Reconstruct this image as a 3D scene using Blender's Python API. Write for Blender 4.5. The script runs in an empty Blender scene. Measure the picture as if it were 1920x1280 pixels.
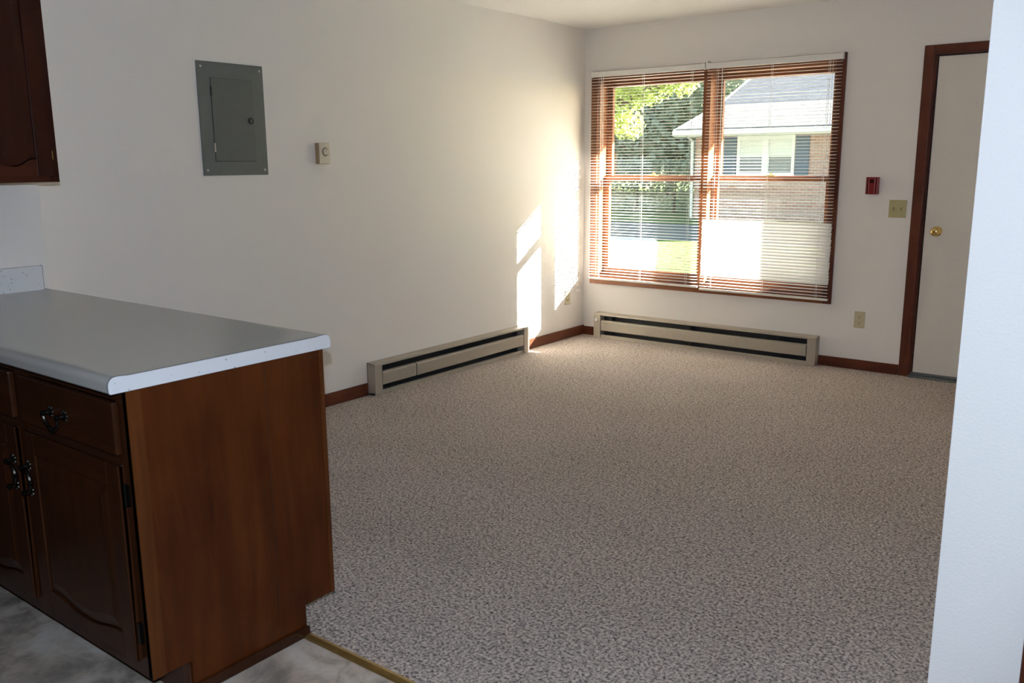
import bpy, bmesh, math, random
from mathutils import Vector, Matrix

random.seed(7)
SC = bpy.context.scene
COL = SC.collection

# ------------------------------------------------------------------ camera
CAM = Vector((3.92145, -6.09885, 1.40244))
YAW, PITCH, ROLL, FPX = 0.653715, 0.200198, -0.006836, 1641.54
fwd = Vector((-math.sin(YAW) * math.cos(PITCH), math.cos(YAW) * math.cos(PITCH), -math.sin(PITCH)))
rt0 = Vector((math.cos(YAW), math.sin(YAW), 0))
up0 = rt0.cross(fwd)
rt = rt0 * math.cos(ROLL) + up0 * math.sin(ROLL)
up = -rt0 * math.sin(ROLL) + up0 * math.cos(ROLL)
cd = bpy.data.cameras.new('camera')
cam = bpy.data.objects.new('camera', cd)
COL.objects.link(cam)
cam.matrix_world = Matrix(((rt.x, up.x, -fwd.x, CAM.x), (rt.y, up.y, -fwd.y, CAM.y),
                           (rt.z, up.z, -fwd.z, CAM.z), (0, 0, 0, 1)))
cd.sensor_width = 36.0
cd.lens = FPX / 1920 * 36.0
cd.clip_start = 0.02
cd.dof.use_dof = True
cd.dof.focus_distance = 5.5
cd.dof.aperture_fstop = 9.0
SC.camera = cam

# ------------------------------------------------------------------ sky, sun, flash, exposure
TOSUN = Vector((1.0, 0.565, 0.36)).normalized()
world = bpy.data.worlds.new('sky')
SC.world = world
world.use_nodes = True
wn = world.node_tree
wn.nodes.clear()
wo = wn.nodes.new('ShaderNodeOutputWorld')
wb = wn.nodes.new('ShaderNodeBackground')
sky = wn.nodes.new('ShaderNodeTexSky')
sky.sky_type = 'NISHITA'
sky.sun_disc = False
sky.sun_elevation = math.asin(TOSUN.z)
sky.sun_rotation = math.atan2(TOSUN.x, TOSUN.y)
sky.dust_density = 0.4
wb.inputs['Strength'].default_value = 0.60
wn.links.new(sky.outputs[0], wb.inputs[0])
wn.links.new(wb.outputs[0], wo.inputs[0])

sd = bpy.data.lights.new('sun', 'SUN')
sd.energy = 116.0
sd.color = (1.0, 0.955, 0.885)
sd.angle = math.radians(0.55)
sun = bpy.data.objects.new('sun', sd)
COL.objects.link(sun)
sun.rotation_euler = TOSUN.to_track_quat('Z', 'Y').to_euler()
sun.location = (30, 17, 11)

fd = bpy.data.lights.new('flash', 'SPOT')          # the photographer's pop-up flash, just above the lens
fd.energy = 150.0
fd.color = (0.66, 0.80, 1.0)
fd.shadow_soft_size = 0.009
flash = bpy.data.objects.new('flash', fd)
COL.objects.link(flash)
flash.location = CAM + up * 0.10 - rt * 0.012
flash.rotation_euler = cam.matrix_world.to_euler()
fd.spot_size = math.radians(96)
fd.spot_blend = 0.55

vs = SC.view_settings
vs.view_transform = 'Standard'
vs.look = 'None'
vs.gamma = 1.0
vs.use_curve_mapping = False
vs.exposure = 0.33
SC.cycles.diffuse_bounces = 10
SC.cycles.transparent_max_bounces = 24


# ------------------------------------------------------------------ helpers
class MB:
    """collects shapes; build() links them as one mesh object"""

    def __init__(self, xf=None):
        self.v, self.f, self.xf = [], [], xf

    def add(self, vs_, fs):
        o = len(self.v)
        for p in vs_:
            self.v.append(self.xf(*p) if self.xf else tuple(p))
        for f in fs:
            self.f.append([i + o for i in f])
        return self

    def box(self, x0, x1, y0, y1, z0, z1):
        v = [(x0, y0, z0), (x1, y0, z0), (x1, y1, z0), (x0, y1, z0), (x0, y0, z1), (x1, y0, z1), (x1, y1, z1), (x0, y1, z1)]
        return self.add(v, [(0, 3, 2, 1), (4, 5, 6, 7), (0, 1, 5, 4), (1, 2, 6, 5), (2, 3, 7, 6), (3, 0, 4, 7)])

    def prism(self, pts, a0, a1, axis):
        """pts: 2D outline; extruded along axis from a0 to a1 (axis 0: pts=(y,z); 1: (x,z); 2: (x,y))"""
        def mk(p, a):
            return (a, p[0], p[1]) if axis == 0 else (p[0], a, p[1]) if axis == 1 else (p[0], p[1], a)
        n = len(pts)
        v = [mk(p, a0) for p in pts] + [mk(p, a1) for p in pts]
        f = [tuple(range(n - 1, -1, -1)), tuple(range(n, 2 * n))]
        f += [(i, (i + 1) % n, n + (i + 1) % n, n + i) for i in range(n)]
        return self.add(v, f)

    def lathe(self, prof, c, axis=2, n=20, sign=1):
        """prof: list of (radius, along)"""
        v, f = [], []
        for r, h in prof:
            for k in range(n):
                a = 2 * math.pi * k / n
                p = (r * math.cos(a), r * math.sin(a))
                h2 = h * sign
                q = (h2, p[0], p[1]) if axis == 0 else (p[0], h2, p[1]) if axis == 1 else (p[0], p[1], h2)
                v.append((c[0] + q[0], c[1] + q[1], c[2] + q[2]))
        m = len(prof)
        for i in range(m - 1):
            for k in range(n):
                f.append((i * n + k, i * n + (k + 1) % n, (i + 1) * n + (k + 1) % n, (i + 1) * n + k))
        f.append(tuple(range(n - 1, -1, -1)))
        f.append(tuple(range((m - 1) * n, m * n)))
        return self.add(v, f)

    def tube(self, pts, r, n=8):
        P = [Vector(p) for p in pts]
        rs = r if isinstance(r, (list, tuple)) else [r] * len(P)
        v, f = [], []
        for i, p in enumerate(P):
            t = (P[min(i + 1, len(P) - 1)] - P[max(i - 1, 0)]).normalized()
            a = Vector((0, 0, 1)) if abs(t.z) < .9 else Vector((1, 0, 0))
            u = t.cross(a).normalized()
            w = t.cross(u)
            for k in range(n):
                q = p + (u * math.cos(2 * math.pi * k / n) + w * math.sin(2 * math.pi * k / n)) * rs[i]
                v.append(tuple(q))
        for i in range(len(P) - 1):
            for k in range(n):
                f.append((i * n + k, i * n + (k + 1) % n, (i + 1) * n + (k + 1) % n, (i + 1) * n + k))
        f.append(tuple(range(n - 1, -1, -1)))
        f.append(tuple(range((len(P) - 1) * n, len(P) * n)))
        return self.add(v, f)

    def build(self, name, mat, parent=None, bevel=0, seg=2, smooth=False, origin=None):
        base = Vector((0, 0, 0))
        p = parent
        while p is not None:
            base += p.location
            p = p.parent
        if origin is not None:
            loc = Vector(origin) - base
            org = Vector(origin)
        else:
            loc = Vector((0, 0, 0))
            org = base
        me = bpy.data.meshes.new(name)
        me.from_pydata([tuple(Vector(q) - org) for q in self.v], [], self.f)
        bm = bmesh.new()
        bm.from_mesh(me)
        bmesh.ops.recalc_face_normals(bm, faces=bm.faces)
        if bevel > 0:
            bmesh.ops.remove_doubles(bm, verts=bm.verts, dist=1e-6)
            es = [e for e in bm.edges if len(e.link_faces) == 2 and e.calc_face_angle(0) > 0.6]
            bmesh.ops.bevel(bm, geom=es, offset=bevel, segments=seg, affect='EDGES', profile=.5, clamp_overlap=True)
        bm.to_mesh(me)
        bm.free()
        if smooth or bevel > 0:
            for pl in me.polygons:
                pl.use_smooth = True
            try:
                me.set_sharp_from_angle(angle=math.radians(40))
            except Exception:
                pass
        me.materials.append(mat)
        ob = bpy.data.objects.new(name, me)
        COL.objects.link(ob)
        ob.parent = parent
        ob.location = loc
        if bevel > 0:
            wm = ob.modifiers.new('weighted_normals', 'WEIGHTED_NORMAL')
            wm.keep_sharp = True
        return ob


def thing(name, label, cat, loc, group=None):
    o = bpy.data.objects.new(name, None)
    o.empty_display_size = 0.05
    COL.objects.link(o)
    o.location = loc
    o['label'] = label
    o['category'] = cat
    if group:
        o['group'] = group
    return o


def struct(ob, label=None):
    ob['kind'] = 'structure'
    if label:
        ob['label'] = label
    return ob


def struct_empty(name, loc, label=None):
    o = bpy.data.objects.new(name, None)
    o.empty_display_size = 0.05
    COL.objects.link(o)
    o.location = loc
    return struct(o, label)


# ------------------------------------------------------------------ materials
def mat(name):
    m = bpy.data.materials.new(name)
    m.use_nodes = True
    nt = m.node_tree
    b = nt.nodes['Principled BSDF']
    return m, nt, b


def N(nt, typ, **kw):
    n = nt.nodes.new(typ)
    for k, v in kw.items():
        if k in n.inputs:
            n.inputs[k].default_value = v
        else:
            setattr(n, k, v)
    return n


def ramp(nt, stops, interp='LINEAR'):
    r = nt.nodes.new('ShaderNodeValToRGB')
    r.color_ramp.interpolation = interp
    e = r.color_ramp.elements
    while len(e) < len(stops):
        e.new(0.5)
    for q, (p, c) in zip(e, stops):
        q.position = p
        q.color = (*c, 1)
    return r


def coords(nt, scale=(1, 1, 1)):
    tc = nt.nodes.new('ShaderNodeNewGeometry')
    mp = nt.nodes.new('ShaderNodeMapping')
    mp.inputs['Scale'].default_value = scale
    nt.links.new(tc.outputs['Position'], mp.inputs[0])
    return mp


def bump(nt, b, height, dist, strength=1.0):
    bp = nt.nodes.new('ShaderNodeBump')
    bp.inputs['Distance'].default_value = dist
    bp.inputs['Strength'].default_value = strength
    nt.links.new(height, bp.inputs['Height'])
    nt.links.new(bp.outputs[0], b.inputs['Normal'])


def plain(name, c, rough=.5, metal=0.0, var=.06, scale=30, bmp=0.0, spec=.5):
    m, nt, b = mat(name)
    mp = coords(nt)
    n = N(nt, 'ShaderNodeTexNoise', Scale=scale, Detail=3.0)
    nt.links.new(mp.outputs[0], n.inputs['Vector'])
    r = ramp(nt, [(.3, tuple(x * (1 - var) for x in c)), (.7, tuple(min(1, x * (1 + var)) for x in c))])
    nt.links.new(n.outputs[0], r.inputs[0])
    nt.links.new(r.outputs[0], b.inputs['Base Color'])
    b.inputs['Roughness'].default_value = rough
    b.inputs['Metallic'].default_value = metal
    b.inputs['Specular IOR Level'].default_value = spec
    if bmp:
        bump(nt, b, n.outputs[0], bmp)
    return m


def wood(name, c_dark, c_light, axis=2, rough=.35, stretch=14, scale=2.2, blotch=.35):
    """grain runs along the given axis"""
    m, nt, b = mat(name)
    s = [stretch] * 3
    s[axis] = 1.0
    mp = coords(nt, tuple(s))
    n = N(nt, 'ShaderNodeTexNoise', Scale=scale, Detail=8.0, Roughness=.65, Distortion=.6)
    nt.links.new(mp.outputs[0], n.inputs['Vector'])
    mp2 = coords(nt)
    n2 = N(nt, 'ShaderNodeTexNoise', Scale=5.0, Detail=3.0)
    nt.links.new(mp2.outputs[0], n2.inputs['Vector'])
    mx = N(nt, 'ShaderNodeMix')
    mx.data_type = 'FLOAT'
    mx.inputs[0].default_value = blotch
    nt.links.new(n.outputs[0], mx.inputs[2])
    nt.links.new(n2.outputs[0], mx.inputs[3])
    r = ramp(nt, [(.32, c_dark), (.68, c_light)])
    nt.links.new(mx.outputs[0], r.inputs[0])
    nt.links.new(r.outputs[0], b.inputs['Base Color'])
    b.inputs['Roughness'].default_value = rough
    b.inputs['Specular IOR Level'].default_value = .22
    b.inputs['Coat Weight'].default_value = .02
    b.inputs['Coat Roughness'].default_value = .25
    bump(nt, b, n.outputs[0], .0004, .4)
    return m


M = {}
M['wall'] = plain('wall_paint', (.818, .778, .732), rough=.7, var=.012, scale=160, bmp=.0006, spec=.25)
M['ceiling'] = plain('ceiling_texture', (.86, .84, .805), rough=.9, var=.02, scale=90, bmp=.004, spec=.1)
M['wood'] = wood('stained_trim_along_z', (0.0600, 0.0160, 0.0088), (0.1360, 0.0400, 0.0192), 2)
M['wood_x'] = wood('stained_trim_along_x', (0.0600, 0.0160, 0.0088), (0.1360, 0.0400, 0.0192), 0)
M['wood_y'] = wood('stained_trim_along_y', (0.0680, 0.0192, 0.0096), (0.1520, 0.0464, 0.0216), 1)
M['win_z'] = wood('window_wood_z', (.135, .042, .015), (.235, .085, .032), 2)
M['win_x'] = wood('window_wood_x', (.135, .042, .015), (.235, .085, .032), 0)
M['cab_end'] = wood('cabinet_veneer', (.043, .0080, .0012), (.108, .0265, .0042), 2, rough=.33, stretch=9, scale=1.6, blotch=.3)
M['cab_edge'] = wood('cabinet_frame_wood', (0.065, 0.0165, 0.003), (0.13, 0.038, 0.008), 2, rough=.35)
M['cab_x'] = wood('dimmed_rail_wood', (0.026, 0.0085, 0.0035), (0.055, 0.017, 0.006), 0, rough=.3)  # front rails darker than the end veneer, standing in for weak flash there
M['cab_y'] = wood('cabinet_rail_wood_y', (0.042, 0.009, 0.004), (0.085, 0.019, 0.008), 1, rough=.3)
M['cab_z'] = wood('dimmed_door_wood', (0.026, 0.0085, 0.0035), (0.055, 0.017, 0.006), 2, rough=.28)  # weak grazing flash on the door faces is put into this darker colour
M['cab_up'] = wood('wall_cabinet_wood', (0.022, 0.0035, 0.0015), (0.046, 0.0085, 0.003), 2, rough=.3)
M['toe'] = plain('toe_board', (.05, .018, .009), rough=.5)
M['bronze'] = plain('dark_bronze', (.03, .027, .022), rough=.3, metal=.9, var=.2, scale=200)
M['brass'] = plain('brass', (.72, .52, .20), rough=.18, metal=1.0, var=.05)
M['brass_dull'] = plain('dull_brass_strip', (.40, .26, .08), rough=.38, metal=.8, var=.1)
M['heater'] = plain('taupe_enamel', (.37, .325, .26), rough=.42, var=.03)
M['heater_dark'] = plain('heater_inside', (.018, .016, .014), rough=.7)
M['fin'] = plain('heater_fins', (.10, .095, .09), rough=.5, metal=.8)
M['panel_grey'] = plain('grey_enamel', (.135, .150, .135), rough=.45, var=.03)
M['panel_door'] = plain('grey_enamel_door', (.118, .130, .117), rough=.45, var=.03)
M['steel'] = plain('zinc_screw', (.55, .53, .5), rough=.35, metal=.9)
M['ivory'] = plain('ivory_plastic', (.56, .49, .32), rough=.4, var=.02)
M['ivory_dark'] = plain('tan_plastic_side', (.36, .25, .14), rough=.5, var=.03)
M['ivory_light'] = plain('cream_plastic', (.66, .60, .47), rough=.4, var=.02)
M['almond'] = plain('almond_plastic', (.46, .40, .20), rough=.4, var=.02)
M['slot'] = plain('black_slot', (.02, .018, .015), rough=.6)
M['red'] = plain('red_plastic', (.22, .008, .010), rough=.35, var=.08)
M['red_pale'] = plain('pale_red_rib', (.46, .13, .115), rough=.4, var=.05)
M['red_dark'] = plain('dark_red_lens', (.05, .002, .003), rough=.25)
M['door'] = plain('door_paint', (.72, .67, .60), rough=.5, var=.012, scale=60, spec=.3)
M['gasket'] = plain('dark_weatherstrip', (.02, .014, .011), rough=.7)
M['threshold'] = plain('grey_threshold', (.13, .14, .14), rough=.45, metal=.4)
M['white_metal'] = plain('white_enamel_metal', (.80, .77, .72), rough=.4, var=.02)
M['cord'] = plain('white_cord', (.82, .80, .76), rough=.7)
M['clear'] = plain('clear_wand', (.7, .7, .68), rough=.15)


def m_slat():
    m, nt, b = mat('slat_vinyl')
    b.inputs['Base Color'].default_value = (.86, .85, .825, 1)
    b.inputs['Roughness'].default_value = .4
    tr = N(nt, 'ShaderNodeBsdfTranslucent')
    tr.inputs[0].default_value = (.9, .885, .86, 1)
    mx = N(nt, 'ShaderNodeMixShader')
    mx.inputs[0].default_value = .27
    nt.links.new(b.outputs[0], mx.inputs[1])
    nt.links.new(tr.outputs[0], mx.inputs[2])
    nt.links.new(mx.outputs[0], nt.nodes['Material Output'].inputs[0])
    return m


M['slat'] = m_slat()


def m_glass():
    m, nt, b = mat('window_glass')
    nt.nodes.remove(b)
    t = N(nt, 'ShaderNodeBsdfTransparent')
    t.inputs[0].default_value = (.95, .965, .95, 1)
    g = N(nt, 'ShaderNodeBsdfGlossy')
    g.inputs['Roughness'].default_value = .02
    lw = N(nt, 'ShaderNodeLayerWeight')
    lw.inputs[0].default_value = .5
    pw = N(nt, 'ShaderNodeMath', operation='POWER')
    pw.inputs[1].default_value = 5.0
    nt.links.new(lw.outputs['Facing'], pw.inputs[0])
    fr = N(nt, 'ShaderNodeMath', operation='MULTIPLY_ADD')
    fr.inputs[1].default_value = .95
    fr.inputs[2].default_value = .035
    nt.links.new(pw.outputs[0], fr.inputs[0])
    mx = N(nt, 'ShaderNodeMixShader')
    nt.links.new(fr.outputs[0], mx.inputs[0])
    nt.links.new(t.outputs[0], mx.inputs[1])
    nt.links.new(g.outputs[0], mx.inputs[2])
    nt.links.new(mx.outputs[0], nt.nodes['Material Output'].inputs[0])
    return m


M['glass'] = m_glass()


def m_carpet():
    m, nt, b = mat('berber_carpet')
    mp = coords(nt)
    n1 = N(nt, 'ShaderNodeTexNoise', Scale=100.0, Detail=4.0, Roughness=.72)
    n2 = N(nt, 'ShaderNodeTexNoise', Scale=34.0, Detail=4.0, Roughness=.75)
    n3 = N(nt, 'ShaderNodeTexNoise', Scale=2.5, Detail=3.0)
    for n in (n1, n2, n3):
        nt.links.new(mp.outputs[0], n.inputs['Vector'])
    r1 = ramp(nt, [(.35, (.035, .027, .026)), (.425, (.22, .178, .16)), (.50, (.50, .42, .365)), (.64, (.82, .73, .65))])
    nt.links.new(n1.outputs[0], r1.inputs[0])
    r2 = ramp(nt, [(.36, (.52, .49, .48)), (.47, (.93, .92, .92)), (.6, (1.0, .99, .97))])
    nt.links.new(n2.outputs[0], r2.inputs[0])
    mx = N(nt, 'ShaderNodeMix', blend_type='MULTIPLY')
    mx.data_type = 'RGBA'
    mx.blend_type = 'MULTIPLY'
    mx.inputs[0].default_value = .85
    nt.links.new(r1.outputs[0], mx.inputs[6])
    nt.links.new(r2.outputs[0], mx.inputs[7])
    r3 = ramp(nt, [(.3, (.90, .89, .88)), (.7, (1, 1, 1))])
    nt.links.new(n3.outputs[0], r3.inputs[0])
    mx2 = N(nt, 'ShaderNodeMix')
    mx2.data_type = 'RGBA'
    mx2.blend_type = 'MULTIPLY'
    mx2.inputs[0].default_value = 1.0
    nt.links.new(mx.outputs[2], mx2.inputs[6])
    nt.links.new(r3.outputs[0], mx2.inputs[7])
    nt.links.new(mx2.outputs[2], b.inputs['Base Color'])
    b.inputs['Roughness'].default_value = 1.0
    b.inputs['Specular IOR Level'].default_value = .05
    b.inputs['Sheen Weight'].default_value = .15
    bump(nt, b, n1.outputs[0], .008, .8)
    return m


M['carpet'] = m_carpet()


def m_vinyl():
    m, nt, b = mat('stone_look_vinyl')
    mp = coords(nt)
    w = N(nt, 'ShaderNodeTexNoise', Scale=5.5, Detail=8.0, Roughness=.68, Distortion=.45)
    nt.links.new(mp.outputs[0], w.inputs['Vector'])
    r = ramp(nt, [(.30, (.17, .15, .125)), (.43, (.34, .285, .235)), (.52, (.50, .415, .34)), (.60, (.58, .515, .445)), (.75, (.66, .60, .54))])
    nt.links.new(w.outputs[0], r.inputs[0])
    vo = N(nt, 'ShaderNodeTexVoronoi', Scale=2.6)
    vo.feature = 'DISTANCE_TO_EDGE'
    n2 = N(nt, 'ShaderNodeTexNoise', Scale=5.0, Detail=3.0)
    nt.links.new(mp.outputs[0], n2.inputs['Vector'])
    av = N(nt, 'ShaderNodeVectorMath', operation='MULTIPLY_ADD')
    av.inputs[1].default_value = (.35, .35, 0)
    nt.links.new(n2.outputs['Color'], av.inputs[0])
    nt.links.new(mp.outputs[0], av.inputs[2])
    nt.links.new(av.outputs[0], vo.inputs['Vector'])
    r2 = ramp(nt, [(.0, (.72, .69, .66)), (.03, (1, 1, 1))])
    nt.links.new(vo.outputs['Distance'], r2.inputs[0])
    mx = N(nt, 'ShaderNodeMix')
    mx.data_type = 'RGBA'
    mx.blend_type = 'MULTIPLY'
    mx.inputs[0].default_value = .8
    nt.links.new(r.outputs[0], mx.inputs[6])
    nt.links.new(r2.outputs[0], mx.inputs[7])
    nt.links.new(mx.outputs[2], b.inputs['Base Color'])
    b.inputs['Roughness'].default_value = .38
    bump(nt, b, vo.outputs['Distance'], .0006, .3)
    return m


M['vinyl'] = m_vinyl()


def m_laminate(name, base):
    m, nt, b = mat(name)
    mp = coords(nt)
    vo = N(nt, 'ShaderNodeTexVoronoi', Scale=60.0)
    nt.links.new(mp.outputs[0], vo.inputs['Vector'])
    n = N(nt, 'ShaderNodeTexNoise', Scale=26.0, Detail=2.0)
    nt.links.new(mp.outputs[0], n.inputs['Vector'])
    r = ramp(nt, [(.0, (.24, .25, .28)), (.10, (.30, .31, .34)), (.19, base)])
    nt.links.new(vo.outputs['Distance'], r.inputs[0])
    r2 = ramp(nt, [(.53, (0, 0, 0)), (.57, (1, 1, 1))])
    nt.links.new(n.outputs[0], r2.inputs[0])
    mx = N(nt, 'ShaderNodeMix')
    mx.data_type = 'RGBA'
    mx.blend_type = 'MULTIPLY'
    nt.links.new(r2.outputs[0], mx.inputs[0])
    mx.blend_type = 'MIX'
    mx.inputs[6].default_value = (*base, 1)
    nt.links.new(r.outputs[0], mx.inputs[7])
    nt.links.new(mx.outputs[2], b.inputs['Base Color'])
    b.inputs['Roughness'].default_value = .22
    return m


M['laminate'] = m_laminate('speckled_laminate', (.45, .435, .405))
M['laminate_white'] = m_laminate('white_speckled_laminate', (.74, .74, .75))
M['seam'] = plain('dark_laminate_seam', (.05, .045, .05), rough=.6)

# outdoors
M['lawn'] = plain('lawn_grass', (.105, .165, .035), rough=.95, var=.35, scale=14, bmp=.02, spec=.1)
M['concrete'] = plain('concrete', (.62, .60, .56), rough=.9, var=.08, scale=9, spec=.2)
M['asphalt'] = plain('asphalt', (.115, .125, .12), rough=.9, var=.12, scale=20, spec=.2)
M['far_grass'] = plain('far_grass', (.10, .15, .045), rough=.95, var=.3, scale=6, spec=.1)
M['siding_white'] = plain('white_trim_outdoors', (.80, .80, .78), rough=.6)
M['shutter'] = plain('blue_grey_shutter', (.10, .135, .19), rough=.6)
M['siding_grey'] = plain('blue_grey_siding', (.22, .26, .31), rough=.7)
M['siding_tan'] = plain('tan_siding', (.45, .41, .30), rough=.7)
M['bark'] = plain('bark', (.075, .055, .04), rough=.95, var=.3, scale=20, bmp=.02)
M['house_pane'] = plain('far_window_glass', (.16, .19, .23), rough=.12, var=.1, scale=1.0)
M['curtain'] = plain('white_curtain', (.7, .7, .68), rough=.9)


def m_brick():
    m, nt, b = mat('brick_wall')
    tc = nt.nodes.new('ShaderNodeNewGeometry')
    sp = N(nt, 'ShaderNodeSeparateXYZ')
    nt.links.new(tc.outputs['Position'], sp.inputs[0])
    ad = N(nt, 'ShaderNodeMath', operation='ADD')
    nt.links.new(sp.outputs[0], ad.inputs[0])
    nt.links.new(sp.outputs[1], ad.inputs[1])
    cb = N(nt, 'ShaderNodeCombineXYZ')
    nt.links.new(ad.outputs[0], cb.inputs[0])
    nt.links.new(sp.outputs[2], cb.inputs[1])
    br = N(nt, 'ShaderNodeTexBrick', Scale=1.0)
    br.inputs['Brick Width'].default_value = .2
    br.inputs['Row Height'].default_value = .075
    br.inputs['Mortar Size'].default_value = .008
    br.inputs['Color1'].default_value = (.36, .19, .15, 1)
    br.inputs['Color2'].default_value = (.46, .27, .22, 1)
    br.inputs['Mortar'].default_value = (.5, .47, .43, 1)
    nt.links.new(cb.outputs[0], br.inputs['Vector'])
    nt.links.new(br.outputs['Color'], b.inputs['Base Color'])
    b.inputs['Roughness'].default_value = .9
    bump(nt, b, br.outputs['Fac'], .006, -.6)
    return m


M['brick'] = m_brick()


def m_shingle(name, c1, c2):
    m, nt, b = mat(name)
    tc = nt.nodes.new('ShaderNodeNewGeometry')
    sp = N(nt, 'ShaderNodeSeparateXYZ')
    nt.links.new(tc.outputs['Position'], sp.inputs[0])
    cb = N(nt, 'ShaderNodeCombineXYZ')
    nt.links.new(sp.outputs[0], cb.inputs[0])
    nt.links.new(sp.outputs[1], cb.inputs[1])
    br = N(nt, 'ShaderNodeTexBrick', Scale=1.0)
    br.inputs['Brick Width'].default_value = .3
    br.inputs['Row Height'].default_value = .14
    br.inputs['Mortar Size'].default_value = .01
    br.inputs['Color1'].default_value = (*c1, 1)
    br.inputs['Color2'].default_value = (*c2, 1)
    br.inputs['Mortar'].default_value = tuple(x * .5 for x in c1) + (1,)
    nt.links.new(cb.outputs[0], br.inputs['Vector'])
    nt.links.new(br.outputs['Color'], b.inputs['Base Color'])
    b.inputs['Roughness'].default_value = .85
    bump(nt, b, br.outputs['Fac'], .01, -.5)
    return m


M['shingle'] = m_shingle('grey_shingles', (.060, .066, .080), (.085, .092, .108))
M['shingle_light'] = m_shingle('light_grey_shingles', (.085, .087, .09), (.105, .107, .11))


def m_leaf(name, c, tcol, f):
    m, nt, b = mat(name)
    mp = coords(nt)
    n = N(nt, 'ShaderNodeTexNoise', Scale=3.0, Detail=2.0)
    nt.links.new(mp.outputs[0], n.inputs['Vector'])
    r = ramp(nt, [(.3, tuple(x * .7 for x in c)), (.7, tuple(min(1, x * 1.3) for x in c))])
    nt.links.new(n.outputs[0], r.inputs[0])
    nt.links.new(r.outputs[0], b.inputs['Base Color'])
    b.inputs['Roughness'].default_value = .6
    tr = N(nt, 'ShaderNodeBsdfTranslucent')
    tr.inputs[0].default_value = (*tcol, 1)
    mx = N(nt, 'ShaderNodeMixShader')
    mx.inputs[0].default_value = f
    nt.links.new(b.outputs[0], mx.inputs[1])
    nt.links.new(tr.outputs[0], mx.inputs[2])
    nt.links.new(mx.outputs[0], nt.nodes['Material Output'].inputs[0])
    return m


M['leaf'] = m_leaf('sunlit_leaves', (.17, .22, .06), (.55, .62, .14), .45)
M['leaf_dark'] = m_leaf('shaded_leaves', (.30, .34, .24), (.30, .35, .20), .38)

# ------------------------------------------------------------------ the room shell
H = 2.433
XK, YK = 0.245, -4.416          # the kitchen wall stands proud of the living-room wall by XK, up to y = YK
XR, YR = 3.575, -4.10           # right wall of the living room and where it ends
YB = -7.6                       # kitchen back wall
XE = 5.6
YT = -4.545                     # carpet / vinyl joint

struct(MB().box(-.2, XE + .1, YT, .25, -.12, 0).build('floor', M['carpet']), 'beige flecked berber carpet of the living room')
struct(MB().box(0, XE + .1, YB - .1, YT, -.12, -.001).build('floor_kitchen', M['vinyl']), 'stone-look sheet vinyl of the kitchen')
struct(MB().box(-.2, XE + .1, YB - .1, .25, H, H + .12).build('ceiling', M['ceiling']), 'cream textured ceiling')
struct(MB().box(-.16, 0, YK - .2, .14, 0, H).build('wall_left', M['wall']), 'long cream living room wall on the left')
struct(MB().box(-.16, XK, YB, YK, 0, H).build('wall_kitchen', M['wall'], bevel=.004), 'kitchen wall standing proud at the left edge')
struct(MB().box(XR, XR + .14, YR + .14, .14, 0, H).build('wall_right', M['wall']), 'wall on the right of the living room')
wh = MB().box(XR, 3.79, YR, YR + .14, 0, H).box(4.63, XE, YR, YR + .14, 0, H).box(3.79, 4.63, YR, YR + .14, 2.05, H)
struct(wh.build('wall_hall', M['wall']), 'near pale wall at the right edge')
struct(MB().box(-.16, XE + .1, YB - .14, YB, 0, H).build('wall_front', M['wall']), 'kitchen wall behind the camera')
struct(MB().box(XE, XE + .14, YB, YR + .14, 0, H).build('wall_side', M['wall']), 'wall beyond the hall')

# back wall with a window and a door opening
WX0, WX1, WZ0, WZ1 = .120, 1.985, .485, 2.055
DX0, DX1, DZ1 = 2.552, 3.508, 2.062
bw = MB()
bw.box(-.16, WX0, 0, .14, 0, H).box(WX0, WX1, 0, .14, 0, WZ0).box(WX0, WX1, 0, .14, WZ1, H)
bw.box(WX1, DX0, 0, .14, 0, H).box(DX0, DX1, 0, .14, DZ1, H).box(DX1, XR + .14, 0, .14, 0, H)
struct(bw.build('wall_back', M['wall']), 'cream wall with the window and entry door')
bv = MB()
X0b, X1b, Z0b, Z1b = .07, 2.015, .42, 2.10
bv.box(-.6, X0b, .14, .235, -.3, 2.6).box(X0b, X1b, .14, .235, -.3, Z0b).box(X0b, X1b, .14, .235, Z1b, 2.6)
bv.box(X1b, DX0, .14, .235, -.3, 2.6).box(DX0, DX1, .14, .235, DZ1, 2.6).box(DX1, 6, .14, .235, -.3, 2.6)
struct(bv.build('wall_outside', M['brick']), 'brick face outside the window')
ev = MB().box(-9, 9, .14, 1.22, 2.36, 2.42).box(-9, 9, 1.20, 1.24, 2.26, 2.60)
struct(ev.build('eave_soffit', M['siding_white']), 'roof overhang above the window outside')
ev2 = MB().prism([(-1.0, 2.95), (1.3, 2.46), (1.3, 2.52), (-1.0, 3.01)], -9, 9, 0)
struct(ev2.build('eave_roof', M['shingle']), 'roof edge above the window outside')


def baseboard(name, pts_boxes, m, label):
    b = MB()
    for q in pts_boxes:
        b.box(*q)
    return struct(b.build(name, m, bevel=.003), label)


baseboard('baseboard_left', [(0, .012, YK, -2.462, 0, .078), (0, .012, -.852, 0, 0, .078)], M['wood_y'], 'stained wood baseboard along the left wall')
baseboard('baseboard_back', [(.012, .148, -.012, 0, 0, .07), (1.972, 2.505, -.012, 0, 0, .07)], M['wood_x'], 'stained wood baseboard along the window wall')
baseboard('baseboard_right', [(XR - .012, XR, YR, -.0, 0, .07)], M['wood_y'], 'stained wood baseboard along the right wall')
baseboard('baseboard_hall', [(XR, 3.745, YR - .012, YR, 0, .07)], M['wood_x'], 'stained wood baseboard under the near wall')
st = MB().prism([(YT - .020, -.001), (YT - .016, .005), (YT - .004, .009), (YT + .008, .006), (YT + .014, .0)], 1.945, XE, 0)
struct(st.build('trim_1', M['brass_dull']), 'brass edge strip between carpet and vinyl')

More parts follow.
